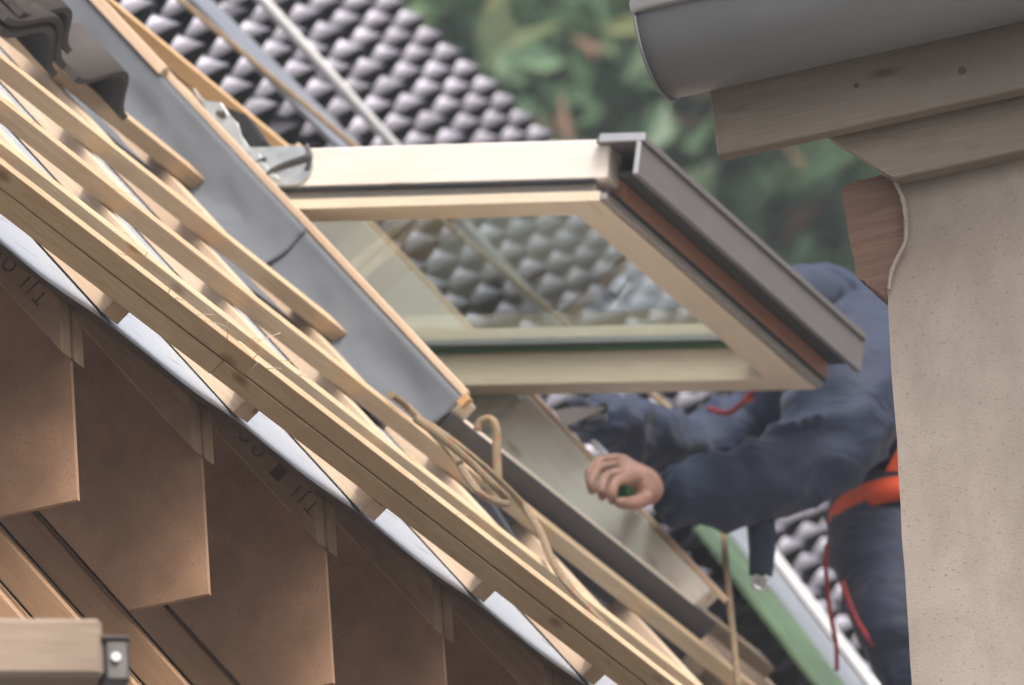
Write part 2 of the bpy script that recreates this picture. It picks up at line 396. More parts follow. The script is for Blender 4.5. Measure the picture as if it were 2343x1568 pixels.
def in_win(a, b, ma=0.0): return WIN_A[0]-ma < a < WIN_A[1]+ma and WIN_B[0]-ma < b < WIN_B[1]+ma
def sheet(name, a_rng, b_rng, na, nb, cf, mat, parent, hole=True):
    bm = bmesh.new(); V = {}
    for i in range(na+1):
        for j in range(nb+1):
            a = a_rng[0] + (a_rng[1]-a_rng[0])*i/na; b = b_rng[0] + (b_rng[1]-b_rng[0])*j/nb
            V[i, j] = bm.verts.new((a*K, b*K, cf(a, b)*K))
    for i in range(na):
        for j in range(nb):
            a = a_rng[0] + (a_rng[1]-a_rng[0])*(i+.5)/na; b = b_rng[0] + (b_rng[1]-b_rng[0])*(j+.5)/nb
            if hole and in_win(a, b, .01): continue
            f = bm.faces.new((V[i, j], V[i+1, j], V[i+1, j+1], V[i, j+1])); f.smooth = True
    me = bpy.data.meshes.new(name); bm.to_mesh(me); bm.free()
    return link(name, me, mat, parent, frame(O, E_, G_, N_))
def mem_c(a, b):
    t = (a/STEP) % 1.0; s = math.sin(math.pi*min(1, max(0, (t-.16)/.84)))
    return .096 - .004*s + .003*s*noise.noise(Vector((a*3, b*3, 0))) - (.006*max(0, (b+.03)/.05) if b > -.03 else 0)
sheet('membrane', (-1.4, 5.5), (-3.9, .004), 230, 160, mem_c, MEMB, house)
for (a0, a1, b0, b1) in ((-1.4, 2.88, -3.8, -.03), (2.88, 4.30, -1.03, -.03), (4.30, 5.5, -3.8, -.03), (2.88, 4.30, -3.8, -2.66)):
    rbox('sarking', (a0, a1), (b0, b1-.04), (.066, .086), 'a', SARK, house, bev=0)  # board under the membrane, shade of the open gap put into its dark colour
# counter battens over each rafter
for k in range(-2, 11):
    a0 = STEP*k + .015
    for (b0, b1) in (((-3.7, -2.70), (-.98, .005)) if WIN_A[0]-.09 < a0 < WIN_A[1]+.02 else ((-3.7, random.uniform(-.012, .012)),)):
        rbox('counter_batten', (a0, a0+.062), (b0, b1), (.099, .132), 'b', PINE_C, house, wob=.0006)
# battens along the eave
j1 = pu(503, 850, .15)[0]; j2 = pu(656, 935, .185)[0]
def batten(a0, a1, bf, c0=.134, d=.062, hgt=.034, mat=None):
    rbox('batten', (a0, a1), (bf-d, bf), (c0, c0+hgt), 'a', mat or PINE_B, house, wob=.0008)
batten(-1.45, j1-.002, .025); batten(j1+.002, 5.4, .026)
batten(-1.45, j2-.004, .025, .169); batten(j2+.004, 5.4, .022, .1705)
batten(-1.45, 5.4, -.415)
batten(-1.45, 2.87, -.862, mat=PINE_O); batten(2.80, 5.4, -.94)
batten(-1.45, 2.87, -1.345, mat=PINE_O); batten(-1.45, 2.88, -1.86, mat=PINE_O)
batten(-1.45, 2.25, -2.36); batten(-1.45, 2.72, -2.90); batten(-1.45, 2.7, -3.4)
for b in (-1.42, -1.9, -2.38, -2.86): batten(4.45, 5.4, b)
# splinters on the sawn arrises
for k in range(26):
    px = random.uniform(60, 1000); ref = random.choice((0, 0, 1, 2))
    b = (.025, -.415, -.862)[ref]; c = (.204, .169, .169)[ref]
    a = random.uniform(-.6, 1.6)
    p0 = R(a, b-.005, c-.001); dr = (E_*random.uniform(-1, 1) + N_*random.uniform(.1, .5) + G_*random.uniform(0, .6)).normalized()
    L = random.uniform(.012, .04)
    tube('splinter', [p0, p0+dr*L*.5+N_*.001, p0+dr*L], .0007, PINE_C, house, seg=4, n=1)

# ------------------------------------------------------------------ roof window
win = thing('roof_window', 'pine roof window with its glazed sash swung out level over the battens', 'window', R(3.5, -1.8, .1))
fl = rbox('frame', WIN_A[:1] + (2.957,), WIN_B, (-.06, .252), 'b', PINE_W, win)
rbox('frame_jamb', (4.222, 4.28), WIN_B, (-.06, .262), 'b', PINE_K, fl)
rbox('frame_jamb_lip', (4.235, 4.275), (WIN_B[0], WIN_B[1]+.04), (.263, .275), 'b', PINE_C, fl)
rbox('frame_head', (2.957, 4.222), (WIN_B[0], WIN_B[0]+.05), (.222, .258), 'a', PINE, fl)
rbox('frame_head_ledge', (2.957, 4.222), (WIN_B[0], WIN_B[0]+.085), (-.06, .218), 'a', PINE_C, fl)
rbox('frame_sill', (2.957, 4.222), (WIN_B[1]-.06, WIN_B[1]), (-.06, .212), 'a', PINE_W, fl)
rbox('reveal_board', (4.226, 4.262), (WIN_B[0]+.1, WIN_B[1]-.07), (-.42, -.062), 'b', PINE_C, fl)
rbox('reveal_board', (2.92, 2.95), (WIN_B[0]+.1, WIN_B[1]-.07), (-.42, -.062), 'b', PINE_C, fl)
rbox('cover_strip', (2.893, 2.907), (WIN_B[0], WIN_B[1]-.005), (.2535, .268), 'b', PINE_C, fl)
rbox('cover_strip', (2.872, 2.891), (WIN_B[0]-.6, -2.13), (.250, .272), 'b', PINE_C, fl)
# grey collar lying on the underlay and turned up the side of the frame
bm = bmesh.new(); prof = []
for i in range(9): prof.append((2.50 + .30*i/8, .106))
for i in range(1, 8):
    t = math.pi/2*i/7; prof.append((2.80 + .085*math.sin(t), .106 + .085*(1-math.cos(t))))
for i in range(1, 5): prof.append((2.885, .191 + .058*i/4))
NB = 220; vs = []
for j in range(NB+1):
    b = -3.6 + (WIN_B[1]+.005+3.6)*j/NB; row = []
    for i, (a, c) in enumerate(prof):
        u = i/(len(prof)-1)
        wr = (.020 + .05*max(0, (-2.0-b)))*u*(1.15-u)
        dn = noise.noise(Vector((b*2.2, u*2.0, 3))) * wr + noise.noise(Vector((b*6, u*4, 9)))*wr*.4 + (1-abs(noise.noise(Vector((b*5+u*3, u*2.5-b*2, 5))))*2.2)*.016*math.sin(math.pi*min(1, u*1.02))
        row.append(bm.verts.new(((a - dn*1.0 - (.006 if u > .9 else 0)*0)*K, b*K, (c + abs(dn)*.3 + (0 if b > -2.6 else -.0))*K)))
    vs.append(row)
for j in range(NB):
    for i in range(len(prof)-1):
        f = bm.faces.new((vs[j][i], vs[j][i+1], vs[j+1][i+1], vs[j+1][i])); f.smooth = True
me = bpy.data.meshes.new('membrane_collar'); bm.to_mesh(me); bm.free()
col_o = link('membrane_collar', me, COLLAR, win, frame(O, E_, G_, N_))
sm = col_o.modifiers.new('thick', 'SOLIDIFY'); sm.thickness = .0012; sm.offset = 1
# lapped upper piece of the collar with a lifted lower edge
bm = bmesh.new(); rows = []
for j in range(161):
    b = -3.6 + (2.0)*j/160; row = []
    for i, (a, c) in enumerate(prof[7:]):
        u = i/(len(prof)-8); lift = .006 + .02*max(0, (b+1.72)/.12)*(1-u)**1.5
        sk = (.10*(1-u) + .008*noise.noise(Vector((u*4, 1, 1))))*(j/160)**8
        dn = noise.noise(Vector((b*2.2, (i+7)/(len(prof)-1)*2.0, 3)))*(.020 + .05*max(0, -2.0-b))*u*(1.15-u) + (1-abs(noise.noise(Vector((b*5+(.4+.6*u)*3, (.4+.6*u)*2.5-b*2, 5))))*2.2)*.016*math.sin(math.pi*min(1, (.4+.6*u)*1.02))
        row.append(bm.verts.new(((a-lift*.7-dn)*K, (b-sk+.12*(1-u))*K, (c+lift*.5)*K)))
    rows.append(row)
for j in range(160):
    for i in range(len(rows[0])-1):
        f = bm.faces.new((rows[j][i], rows[j][i+1], rows[j+1][i+1], rows[j+1][i])); f.smooth = True
me = bpy.data.meshes.new('collar_lap'); bm.to_mesh(me); bm.free()
lo_ = link('collar_lap', me, COLLAR, col_o, frame(O, E_, G_, N_))
sm = lo_.modifiers.new('thick', 'SOLIDIFY'); sm.thickness = .0012; sm.offset = 1
# dark flashing on the sill front and apron
ap = rbox('sill_flashing', (2.885, 4.34), (WIN_B[1]+.002, WIN_B[1]+.012), (.100, .214), 'a', BITUM, win, bev=.001)
prism('apron', [R(2.87, WIN_B[1]+.013, .14), R(2.87, WIN_B[1]+.07, .126), R(2.87, WIN_B[1]+.07, .136), R(2.87, WIN_B[1]+.013, .150)], E_*(1.5*K), BITUM, ap, X=E_)
rbox('cover_strip_end', (2.874, 2.893), (WIN_B[1]+.002, WIN_B[1]+.02), (.236, .262), 'c', PINE, fl)
# sash
AN, AF = 2.975, 4.205
sash = rbox('sash', (AN, AN+.07), (-2.05, -.378), (1.402, 1.490), 'b', PINE_K, win, fr=SF, bev=.003)
rbox('side_rail_groove', (AN+.012, AN+.07), (-2.05, -.405), (1.3765, 1.4015), 'b', GREYS, sash, fr=SF, bev=0)
rbox('side_rail_lip', (AN+.002, AN+.085), (-2.05, -.415), (1.354, 1.376), 'b', PINE_W, sash, fr=SF)
rbox('seal', (AN-.0015, AN+.011), (-2.05, -.405), (1.3955, 1.4015), 'b', BLACK, sash, fr=SF, bev=0)
rbox('side_rail', (AF-.07, AF), (-2.05, -.40), (1.376, 1.488), 'b', PINE_W, sash, fr=SF)
rbox('side_rail_lip', (AF-.072, AF), (-2.05, -.400), (1.354, 1.3755), 'b', PINE_W, sash, fr=SF)
rbox('bottom_rail', (AN+.071, AF), (-.475, -.362), (1.3765, 1.425), 'a', PINE_D, sash, fr=SF)
rbox('bottom_rail', (AN+.071, AF-.071), (-.475, -.40), (1.4255, 1.486), 'a', PINE_W, sash, fr=SF)
rbox('bottom_rail_lip', (AN+.087, AF-.073), (-.475, -.388), (1.3542, 1.376), 'a', PINE_W, sash, fr=SF)
rbox('bottom_rail_lip', (AN+.002, AF), (-.4145, -.388), (1.3543, 1.3758), 'a', PINE_W, sash, fr=SF)
rbox('seal', (AN, AF), (-.3875, -.372), (1.357, 1.372), 'a', GREYS, sash, fr=SF, bev=.001)
rbox('seal', (AN, AF), (-.3875, -.364), (1.3722, 1.3762), 'a', BLACK, sash, fr=SF, bev=0)
rbox('channel_shade', (AN+.02, AF), (-.3615, -.312), (1.412, 1.424), 'a', BLACK, sash, fr=SF, bev=0)  # solid black fill painting the shade of the hollow behind the cladding
rbox('channel_shade', (AN+.075, AF), (-.3995, -.312), (1.4255, 1.470), 'a', BLACK, sash, fr=SF, bev=0)
rbox('cladding', (AN-.02, AF+.03), (-.311, -.298), (1.402, 1.474), 'a', ALU, sash, fr=SF, bev=.001)
rbox('cladding_top', (AN-.02, AF+.03), (-.402, -.292), (1.4745, 1.488), 'a', ALU, sash, fr=SF, bev=.001)
rbox('end_cap', (AN-.028, AN-.021), (-.392, -.290), (1.474, 1.492), 'b', ALUL, sash, fr=SF, bev=.001)
rbox('end_cap', (AN-.028, AN-.021), (-.306, -.297), (1.402, 1.4735), 'b', ALUL, sash, fr=SF, bev=.001)
rbox('top_rail', (AN+.071, AF-.071), (-2.05, -1.975), (1.354, 1.488), 'a', PINE_W, sash, fr=SF)
rbox('glass_pane', (AN+.066, AF-.068), (-1.98, -.470), (1.437, 1.4405), 'a', GLASS, sash, fr=SF, bev=0)
for (a, b) in (((AF-.094, AF-.0725), (-1.97, -.478)), ((AN+.072, AN+.09), (-1.97, -.478))):
    rbox('spacer', a, b, (1.4415, 1.455), 'b', ALUL, sash, fr=SF, bev=0)
rbox('glass_edge', (AF-.0795, AF-.0715), (-1.97, -.478), (1.430, 1.4365), 'b', GREENH, sash, fr=SF, bev=0)
rbox('spacer', (AN+.091, AF-.095), (-.496, -.478), (1.4415, 1.455), 'a', ALUL, sash, fr=SF, bev=0)
# pivot hardware
def disc_poly(a, m0, m1, s0, s1, n=10):
    r = (s1-s0)/2; pts = [SA(a, m0, s0)]
    for i in range(n+1):
        t = -math.pi/2 + math.pi*i/n; pts.append(SA(a, m1-r+r*math.cos(t), (s0+s1)/2 + r*math.sin(t)))
    return pts + [SA(a, m0, s1)]
hg = prism('hinge', disc_poly(AN-.006, -1.42, -1.055, 1.405, 1.493), E_*(.004*K), GALV, win, X=M_, bev=.0008)
arc = [SA(AN-.0075, -1.16 + .10*t - .035*math.sin(math.pi*t), 1.412 + .055*t) for t in (0, .25, .5, .75, 1)]
tube('hinge_slot', arc, lambda u: .003 + .004*u, STEEL, hg, seg=8)
tube('hinge_rivet', [SA(AN-.006, -1.19, 1.468), SA(AN-.013, -1.19, 1.468)], .009, GALV, hg, seg=12, n=1)
tube('hinge_slot', [SA(AN-.0075, -1.215, 1.466), SA(AN-.0075, -1.19, 1.460), SA(AN-.0075, -1.165, 1.466)], .0035, STEEL, hg, seg=8)
tube('hinge_rim', [SA(AN-.0075, -1.075, 1.495), SA(AN-.0075, -1.062, 1.465), SA(AN-.0075, -1.068, 1.437)], .004, STEEL, hg, seg=8)
br = prism('pivot_bracket', [pa(x, y, 2.965) for x, y in ((440, 200), (470, 232), (505, 235), (520, 262), (543, 282), (548, 310), (575, 345), (640, 410), (560, 400))], E_*(.006*K), GALV, win, X=G_, bev=.0008)
tube('bracket_hole', [pa(498, 258, 2.960), pa(507, 262, 2.960), pa(514, 260, 2.960)], .006, STEEL, br, seg=8)
prism('pivot_block', [pa(x, y, 3.02) for x, y in ((515, 245), (560, 262), (600, 320), (585, 350), (550, 330), (545, 290))], E_*(.05*K), BLACK, win, X=G_)
fh = prism('hinge_far', [R(4.215, -2.02, .10), R(4.215, -1.72, .10), R(4.215, -1.72, .25), R(4.215, -1.95, .25)], E_*(.004*K), GALV, win, X=G_, bev=.001)
fh.name = 'hinge'

# ------------------------------------------------------------------ loose tiles, upper left
def pantile(name, width, length, amp, thick, mat, parent=None, M=None, rolls=1, seg=10, drop=0.0, power=1.3, taper=1.0, two=False, lens=((0, 1), (1, 1))):
    bm = bmesh.new(); n = seg*rolls
    def prof_z(u):
        t = (u*rolls) % 1.0
        return amp*(0.5-0.5*math.cos(2*math.pi*t))**power
    rows = []
    for (f_, kk) in lens:
        rows.append([bm.verts.new((width*i/n, length*f_, drop*f_ + prof_z(i/n if i < n else 0.0)*(taper + (1-taper)*f_)*kk)) for i in range(n+1)])
    low = [bm.verts.new((width*i/n, length, drop - thick + prof_z(i/n if i < n else 0.0))) for i in range(n+1)]
    lb = [bm.verts.new((width*i/n, 0, -thick + prof_z(i/n if i < n else 0.0)*taper)) for i in range(n+1)]
    for i in range(n):
        for q_ in range(len(rows)-1): bm.faces.new((rows[q_][i], rows[q_][i+1], rows[q_+1][i+1], rows[q_+1][i])).smooth = True
        fs = [bm.faces.new((rows[-1][i], rows[-1][i+1], low[i+1], low[i])), bm.faces.new((low[i], low[i+1], lb[i+1], lb[i])), bm.faces.new((lb[i], lb[i+1], rows[0][i+1], rows[0][i]))]
        fs[1].smooth = True
        for q_ in fs: q_.material_index = 1 if two else 0
    for e in (0, n): bm.faces.new([q_[e] for q_ in rows] + [low[e], lb[e]])
    me = bm_mesh(bm, name)
    if not parent and M is None: return me
    return link(name, me, mat, parent, M)
def loose_tile(px, py, c, rot, tilt, label, amp=.055, wdt=.23, lng=.34):
    P = pc(px, py, c)
    ex = (E_*math.cos(rot) + G_*math.sin(rot)).normalized(); ey = (-E_*math.sin(rot) + G_*math.cos(rot)).normalized()
    nn = N_.copy()
    q = Matrix.Rotation(tilt, 4, ey); ex = (q @ ex); nn = (q @ nn)
    o = pantile('roof_tile', wdt, lng, amp, .012, TILE_B, None, frame(P - ex*wdt*.5 - ey*lng*.5, ex, ey, nn), seg=16)
    tag(o, label, 'roof tile', 'loose roof tiles lying on the battens'); return o
loose_tile(185, 165, .18, 0.0, 0.0, 'single brown curved roof tile propped above the top battens on the grey membrane', amp=.055, wdt=.19, lng=.13)
loose_tile(-10, 30, .175, 0, .0, 'lowest brown tile of the small heap in the top left corner', amp=.05, wdt=.2, lng=.2)
loose_tile(10, 10, .200, .06, .0, 'middle brown tile of the small heap in the top left corner', amp=.05, wdt=.2, lng=.2)
loose_tile(25, -20, .226, -.08, .0, 'topmost brown tile of the small heap in the top left corner', amp=.05, wdt=.2, lng=.2)

# ------------------------------------------------------------------ neighbouring tiled roof behind
P2 = RAD(58.5); G2 = H_*math.cos(P2) - Z_*math.sin(P2); N2 = H_*math.sin(P2) + Z_*math.cos(P2)
T = at(1100, 150, 30)
def B(a, b, c): return T + (E_*a + G2*b + N2*c)*K
BF = (B, E_, G2, N2)
bgh = thing('tiled_house', 'neighbouring house roof of glossy dark wavy tiles behind the open window', 'house', Vector((B(-3, 2, 0).x, B(-3, 2, 0).y, 0)))
GAUGE, RW = .37, .144
tme = pantile('tile', 2*RW*K, (GAUGE+.06)*K, .10*K, .012*K, TILE, rolls=2, seg=14, drop=.095*K, power=1.0, taper=.2, two=True, lens=((0, 1), (.45, .62), (.78, .85), (1, 1)))
tme.materials.append(TILE); tme.materials.append(TILE_U)
ncol = int(10.5/(2*RW)); nrow = 11
count = 0
for r in range(nrow):
    for i in range(ncol):
        a = -8.2 + i*2*RW; b = -.06 + (r)*GAUGE
        Pp = B(a + .03*(r % 3)/2, b-.06, -.15 + random.uniform(-.003, .003)); cpx = (Pp + (E_*RW + G2*GAUGE*.5)*K) - C
        d = cpx.dot(VV); x = W/2 + F*cpx.dot(CX)/d; y = H/2 - F*cpx.dot(CY)/d
        if d < 22.1*K or not (-250 < x < W+250 and -350 < y < H+350): continue
        q = Matrix.Rotation(random.uniform(-.006, .006), 4, 'Z')
        link('tile', tme, None, bgh, frame(Pp, E_, G2, N2) @ q); count += 1
print('tiles', count)
rbox('roof_deck', (-8.2, 2.2), (-.02, nrow*GAUGE), (-.30, -.19), 'a', SARK, bgh, bev=0, fr=BF)
hb_, zb_ = (B(0, nrow*GAUGE-.25, -.2)-O).dot(H_)/K, (B(0, nrow*GAUGE-.25, -.2)-O).dot(Z_)/K
ea_ = (T-O).dot(E_)/K
rbox('wall', (ea_-8.1, ea_+2.1), (hb_-3.0, hb_), (-(O.z)/K, zb_-.05), 'a', PLASTER, bgh, bev=0, fr=HF)
# white rail and zinc sheets down that roof, tree reflection as a green strip
def bq(px, py, c=0):
    q = (on_plane(px, py, B(0, 0, c), N2) - T)/K; return q.dot(E_), q.dot(G2)
p0 = bq(590, -10, .09); p1 = bq(1320, 800, .09)
tube('rail', [B(p0[0]-.6*(p1[0]-p0[0]), p0[1]-.6*(p1[1]-p0[1]), .09), B(p0[0], p0[1], .09), B(p1[0], p1[1], .09)], .0125, WHITER, bgh, seg=10, n=1)
def strip(name, pix, c, mat, thick=.012):
    pts = [on_plane(x, y, B(0, 0, c), N2) for x, y in pix]
    return prism(name, pts, N2*(thick*K), mat, bgh, X=G2)
strip('zinc_flashing', ((1590, 1130), (1655, 1130), (2015, 1600), (1950, 1600)), .07, ZINC)
strip('white_edge', ((1654, 1130), (1663, 1130), (2026, 1600), (2013, 1600)), .09, WHITER)
strip('tree_reflection_strip', ((1525, 1130), (1588, 1130), (1948, 1600), (1885, 1600)), .065, GREENV)
strip('zinc_flashing', ((395, -30), (440, -30), (820, 345), (770, 345)), .06, ZINC)

# ------------------------------------------------------------------ plastered house on the right
AW = .45
ph = thing('plastered_house', 'beige plastered house wall with zinc gutter and weathered eaves boards, at right', 'house', Vector((HZ(AW, 2, 0).x, HZ(AW, 2, 0).y, 0)))
def hz_px(px, py, a):
    q = (pa(px, py, a)-O)/K; return q.dot(H_), q.dot(Z_)
edge = [(2032, 398), (2046, 425), (2062, 452), (2068, 500), (2069, 548), (2052, 585), (2036, 618), (2029, 660), (2031, 700), (2045, 930), (2060, 1160), (2074, 1380), (2086, 1570)]
zg = -(O.z)/K
hl = hz_px(2086, 1570, AW)[0]
pts = [HZ(AW, *hz_px(x, y, AW)) for x, y in edge] + [HZ(AW, hl, zg), HZ(AW, 4.2, zg), HZ(AW, 4.2, hz_px(2030, 300, AW)[1])]
prism('wall', pts, E_*(.3*K), PLASTER, ph, X=H_, sub=3, jag=.0016)
# crumbly lip of the plaster round the timber
lip = [pa(x, y, AW-.012) for x, y in ((2040, 395), (2056, 432), (2068, 470), (2073, 520), (2070, 556), (2052, 592), (2038, 628), (2033, 665))]
tube('plaster_lip', lip, lambda u: .0028 + .0035*abs(noise.noise(Vector((u*14, 0, 0)))), PLASTER, ph, seg=8, n=6)
fz0 = hz_px(1640, 356, .36); fz1 = hz_px(1613, 195, .36)
fa = prism('fascia_board', [HZ(.36, *fz0), HZ(.36, 4.2, fz0[1]), HZ(.36, 4.2, fz1[1]+.12), HZ(.36, fz1[0], fz1[1]+.12)], E_*(.032*K), OLDWOOD, ph, X=H_, bev=.002)
for (x, y, r_) in ((3238/1.653, 325/1.653, .004), (3637/1.653, 268/1.653, .006)):
    p = pa(x, y, .36); tube('nail_hole', [p - E_*.0012, p + E_*.002], r_, PRINT, fa, seg=10, n=1)
bz = hz_px(2342, 335, .41)
prism('eaves_timber', [HZ(.41, *hz_px(1890, 313, .41)), HZ(.41, *hz_px(1945, 345, .41)), HZ(.41, *hz_px(2030, 400, .41)), HZ(.41, *hz_px(2046, 408, .41)), HZ(.41, 4.2, hz_px(2046, 412, .41)[1]), HZ(.41, 4.2, hz_px(1890, 250, .41)[1]), HZ(.41, *hz_px(1890, 250, .41))], E_*(.038*K), OLDWOOD, ph, X=H_, bev=.002)
blk = [(1924, 430), (1958, 412), (2015, 400), (2034, 408), (2060, 440), (2078, 480), (2078, 560), (2058, 600), (2040, 650), (2034, 690), (1990, 655), (1958, 632), (1945, 560)]
prism('purlin_stub', [pa(x, y, AW+.012) for x, y in blk], E_*(.5*K), OLDROT, ph, X=H_, sub=4, jag=.0022)
# half round gutter
gr = .118; ga = .155
gh, gz = hz_px(1452, 22, ga)
L = 4.2 - gh
bm = bmesh.new(); ns_ = 22; rin = []
for hh in (0, L*.25, L*.5, L):
    ring = []
    for i in range(ns_+1):
        t = math.pi*(1 + i/ns_); ring.append(bm.verts.new((hh*K, -math.cos(t)*-gr*K, math.sin(t)*gr*K)))
    rin.append(ring)
for j in range(3):
    for i in range(ns_): bm.faces.new((rin[j][i], rin[j][i+1], rin[j+1][i+1], rin[j+1][i])).smooth = True
me = bpy.data.meshes.new('gutter'); bm.to_mesh(me); bm.free()
go = link('gutter', me, GUTTER, ph, frame(HZ(ga+gr, gh, gz), H_, E_, Z_))
md = go.modifiers.new('t', 'SOLIDIFY'); md.thickness = .0018
tube('gutter_bead', [HZ(ga-.002, gh-.004, gz+.004), HZ(ga-.002, 4.2, gz+.004)], .0105, ALUL, go, seg=14, n=1)
er = [HZ(ga+gr-gr*math.cos(math.pi*i/16)*1.01, gh-.001, gz-gr*math.sin(math.pi*i/16)*1.01) for i in range(17)]
tube('gutter_rim', er, .0028, GUTTER, go, seg=6, n=1)
rbox('roof_deck', (.20, 4), (gh+.15, 4.2), (fz1[1]+.125, fz1[1]+.16), 'b', OLDWOOD, ph, bev=0, fr=HF)

# ------------------------------------------------------------------ foreground scaffold board
D0 = 13.9
XB = Vector((math.cos(RAD(11)), math.sin(RAD(11)), 0)); YB = Vector((-XB.y, XB.x, 0))
pR = at(233, 1412, D0)
sb = thing('scaffold_board', 'blurred wooden scaffold beam with dark steel end clamp, in the lower left corner', 'scaffold', pR - Z_*.12)
bh = .0905
box('beam', pR - XB*.45 + YB*.03 - Z_*(bh*K/2), XB, YB, Z_, (.9, .06, bh*K), SCAFW, sb, bev=.006)
cl = box('clamp', pR + XB*.016 + YB*.03 - Z_*.052, XB, YB, Z_, (.030, .056, .052), STEEL, sb, bev=.004)
box('clamp_plate', pR + XB*.015 + YB*.03 - Z_*.0245, XB, YB, Z_, (.034, .062, .004), STEEL, cl, bev=.001)
tube('clamp_bolt', [pR + XB*.014 - Z_*.05 + YB*.004, pR + XB*.014 - Z_*.05 - YB*.004], .0055, ALUL, cl, seg=8, n=1)
box('support_pole', pR - XB*.7 + YB*.03 - Z_*((pR.z-.08)/2+.077), Z_, XB, YB, (pR.z-.08, .05, .05), STEEL, sb, bev=.01)

# ------------------------------------------------------------------ ropes
def rp(lst, n=8): return [at(x, y, d) for x, y, d in lst]
ro = tube('taut_rope', rp([(380, -26, 23.0), (790, 318, 22.8), (1250, 704, 22.5), (1650, 1040, 22.2), (1657, 1120, 21.9), (1655, 1222, 21.3), (1668, 1370, 21.0), (1690, 1580, 20.8)]), .0062, ROPE, None, seg=8, n=6)
tag(ro, 'taut flecked rope running diagonally past the window and over the sleeve', 'rope')
def roofrope(lst): return [pc(x, y, c) for x, y, c in lst]
r2 = tube('coiled_rope', roofrope([(893, 903, .185), (925, 925, .186), (985, 985, .186), (1040, 1045, .186), (1072, 1095, .186), (1105, 1135, .187), (1148, 1152, .19), (1160, 1143, .20), (1130, 1112, .205), (1080, 1062, .205), (1010, 1002, .20), (950, 958, .19), (990, 978, .202), (1060, 1030, .212), (1130, 1090, .212), (1190, 1150, .20), (1232, 1210, .195), (1262, 1280, .19), (1300, 1340, .19), (1390, 1440, .187), (1480, 1530, .184), (1560, 1610, .184)]), .0065, ROPE, None, seg=8, n=6)
tag(r2, 'slack flecked rope looping over the battens below the window', 'rope')
r3 = tube('rope_end', [pa(x, y, 2.86) for x, y in ((1092, 985), (1097, 970), (1108, 961), (1125, 962), (1136, 985), (1136, 1040), (1138, 1110), (1130, 1150))], .0075, ROPE, None, seg=8, n=6)
tag(r3, 'short thick rope end hanging over the dark sill flashing', 'rope')

# ------------------------------------------------------------------ the worker
pr = thing('person', 'worker in navy jacket and orange belt reaching across the window frame', 'person', at(2130, 1900, 21.9))
def skin_body(verts, edges, radii, root, sub=2):
    me = bpy.data.meshes.new('sk'); me.from_pydata(verts, edges, []); me.update()
    o = bpy.data.objects.new('sk', me); COL.objects.link(o)
    m = o.modifiers.new('s', 'SKIN')
    for i, r in enumerate(radii):
        s = me.skin_vertices[0].data[i]; s.radius = (r if isinstance(r, tuple) else (r, r)); s.use_root = (i == root)
    m.use_smooth_shade = True; m.branch_smoothing = .6
    u = o.modifiers.new('u', 'SUBSURF'); u.levels = sub; u.render_levels = sub
    dg = bpy.context.evaluated_depsgraph_get(); dg.update()
    out = bpy.data.meshes.new_from_object(o.evaluated_get(dg)); bpy.data.objects.remove(o); return out
J = {}; order = []
def jt(n, px, py, d, r): J[n] = len(order); order.append((at(px, py, d), r))
jt('pelvis', 2095, 1190, 21.9, .175)
jt('waist', 2085, 1070, 21.9, .140)
jt('chest', 2050, 920, 21.85, .165)
jt('upper', 1990, 815, 21.8, .150)
jt('neck', 1910, 770, 21.75, .075)
jt('headb', 1850, 765, 21.7, .085)
jt('head', 1790, 790, 21.65, .095)
jt('shN', 1985, 805, 21.45, .11)
jt('uaN', 1935, 930, 21.25, .105)
jt('elN', 1850, 1082, 21.15, .082)
jt('faN', 1720, 1115, 21.08, .074)
jt('cuN', 1560, 1135, 21.02, .063)
jt('wrN', 1515, 1130, 21.0, .050)
jt('shF', 1900, 850, 22.15, .095)
jt('uaF', 1740, 960, 22.3, .075)
jt('elF', 1570, 1045, 22.2, .070)
jt('faF', 1450, 1000, 21.9, .066)
jt('wrF', 1370, 955, 21.6, .045)
jt('hipN', 1995, 1215, 21.6, .135)
jt('thN', 2062, 1400, 21.4, .11)
jt('knN', 2180, 1620, 21.3, .085)
jt('shnN', 2200, 1850, 21.9, .07)
jt('anN', 2210, 2080, 22.3, .055)
jt('toeN', 2120, 2130, 22.0, .05)
jt('hipF', 2100, 1215, 22.2, .115)
jt('thF', 2140, 1400, 22.2, .105)
jt('knF', 2220, 1620, 22.2, .085)
jt('shnF', 2240, 1850, 22.6, .07)
jt('anF', 2250, 2080, 22.9, .055)
jt('toeF', 2160, 2130, 22.7, .05)
ed = [('pelvis', 'waist'), ('waist', 'chest'), ('chest', 'upper'), ('upper', 'neck'), ('neck', 'headb'), ('headb', 'head'),
      ('upper', 'shN'), ('shN', 'uaN'), ('uaN', 'elN'), ('elN', 'faN'), ('faN', 'cuN'), ('cuN', 'wrN'),
      ('upper', 'shF'), ('shF', 'uaF'), ('uaF', 'elF'), ('elF', 'faF'), ('faF', 'wrF'),
      ('pelvis', 'hipN'), ('hipN', 'thN'), ('thN', 'knN'), ('knN', 'shnN'), ('shnN', 'anN'), ('anN', 'toeN'),
      ('pelvis', 'hipF'), ('hipF', 'thF'), ('thF', 'knF'), ('knF', 'shnF'), ('shnF', 'anF'), ('anF', 'toeF')]
P0 = pr.location
bme = skin_body([tuple(p - P0) for p, r in order], [(J[a], J[b]) for a, b in ed], [r for p, r in order], J['pelvis'], 3)
hd = at(1800, 785, 21.66) - P0; wsp = at(2085, 1120, 21.9) - P0
bme.materials.clear()
for m_ in (JACKET, TROUS, SKIN): bme.materials.append(m_)
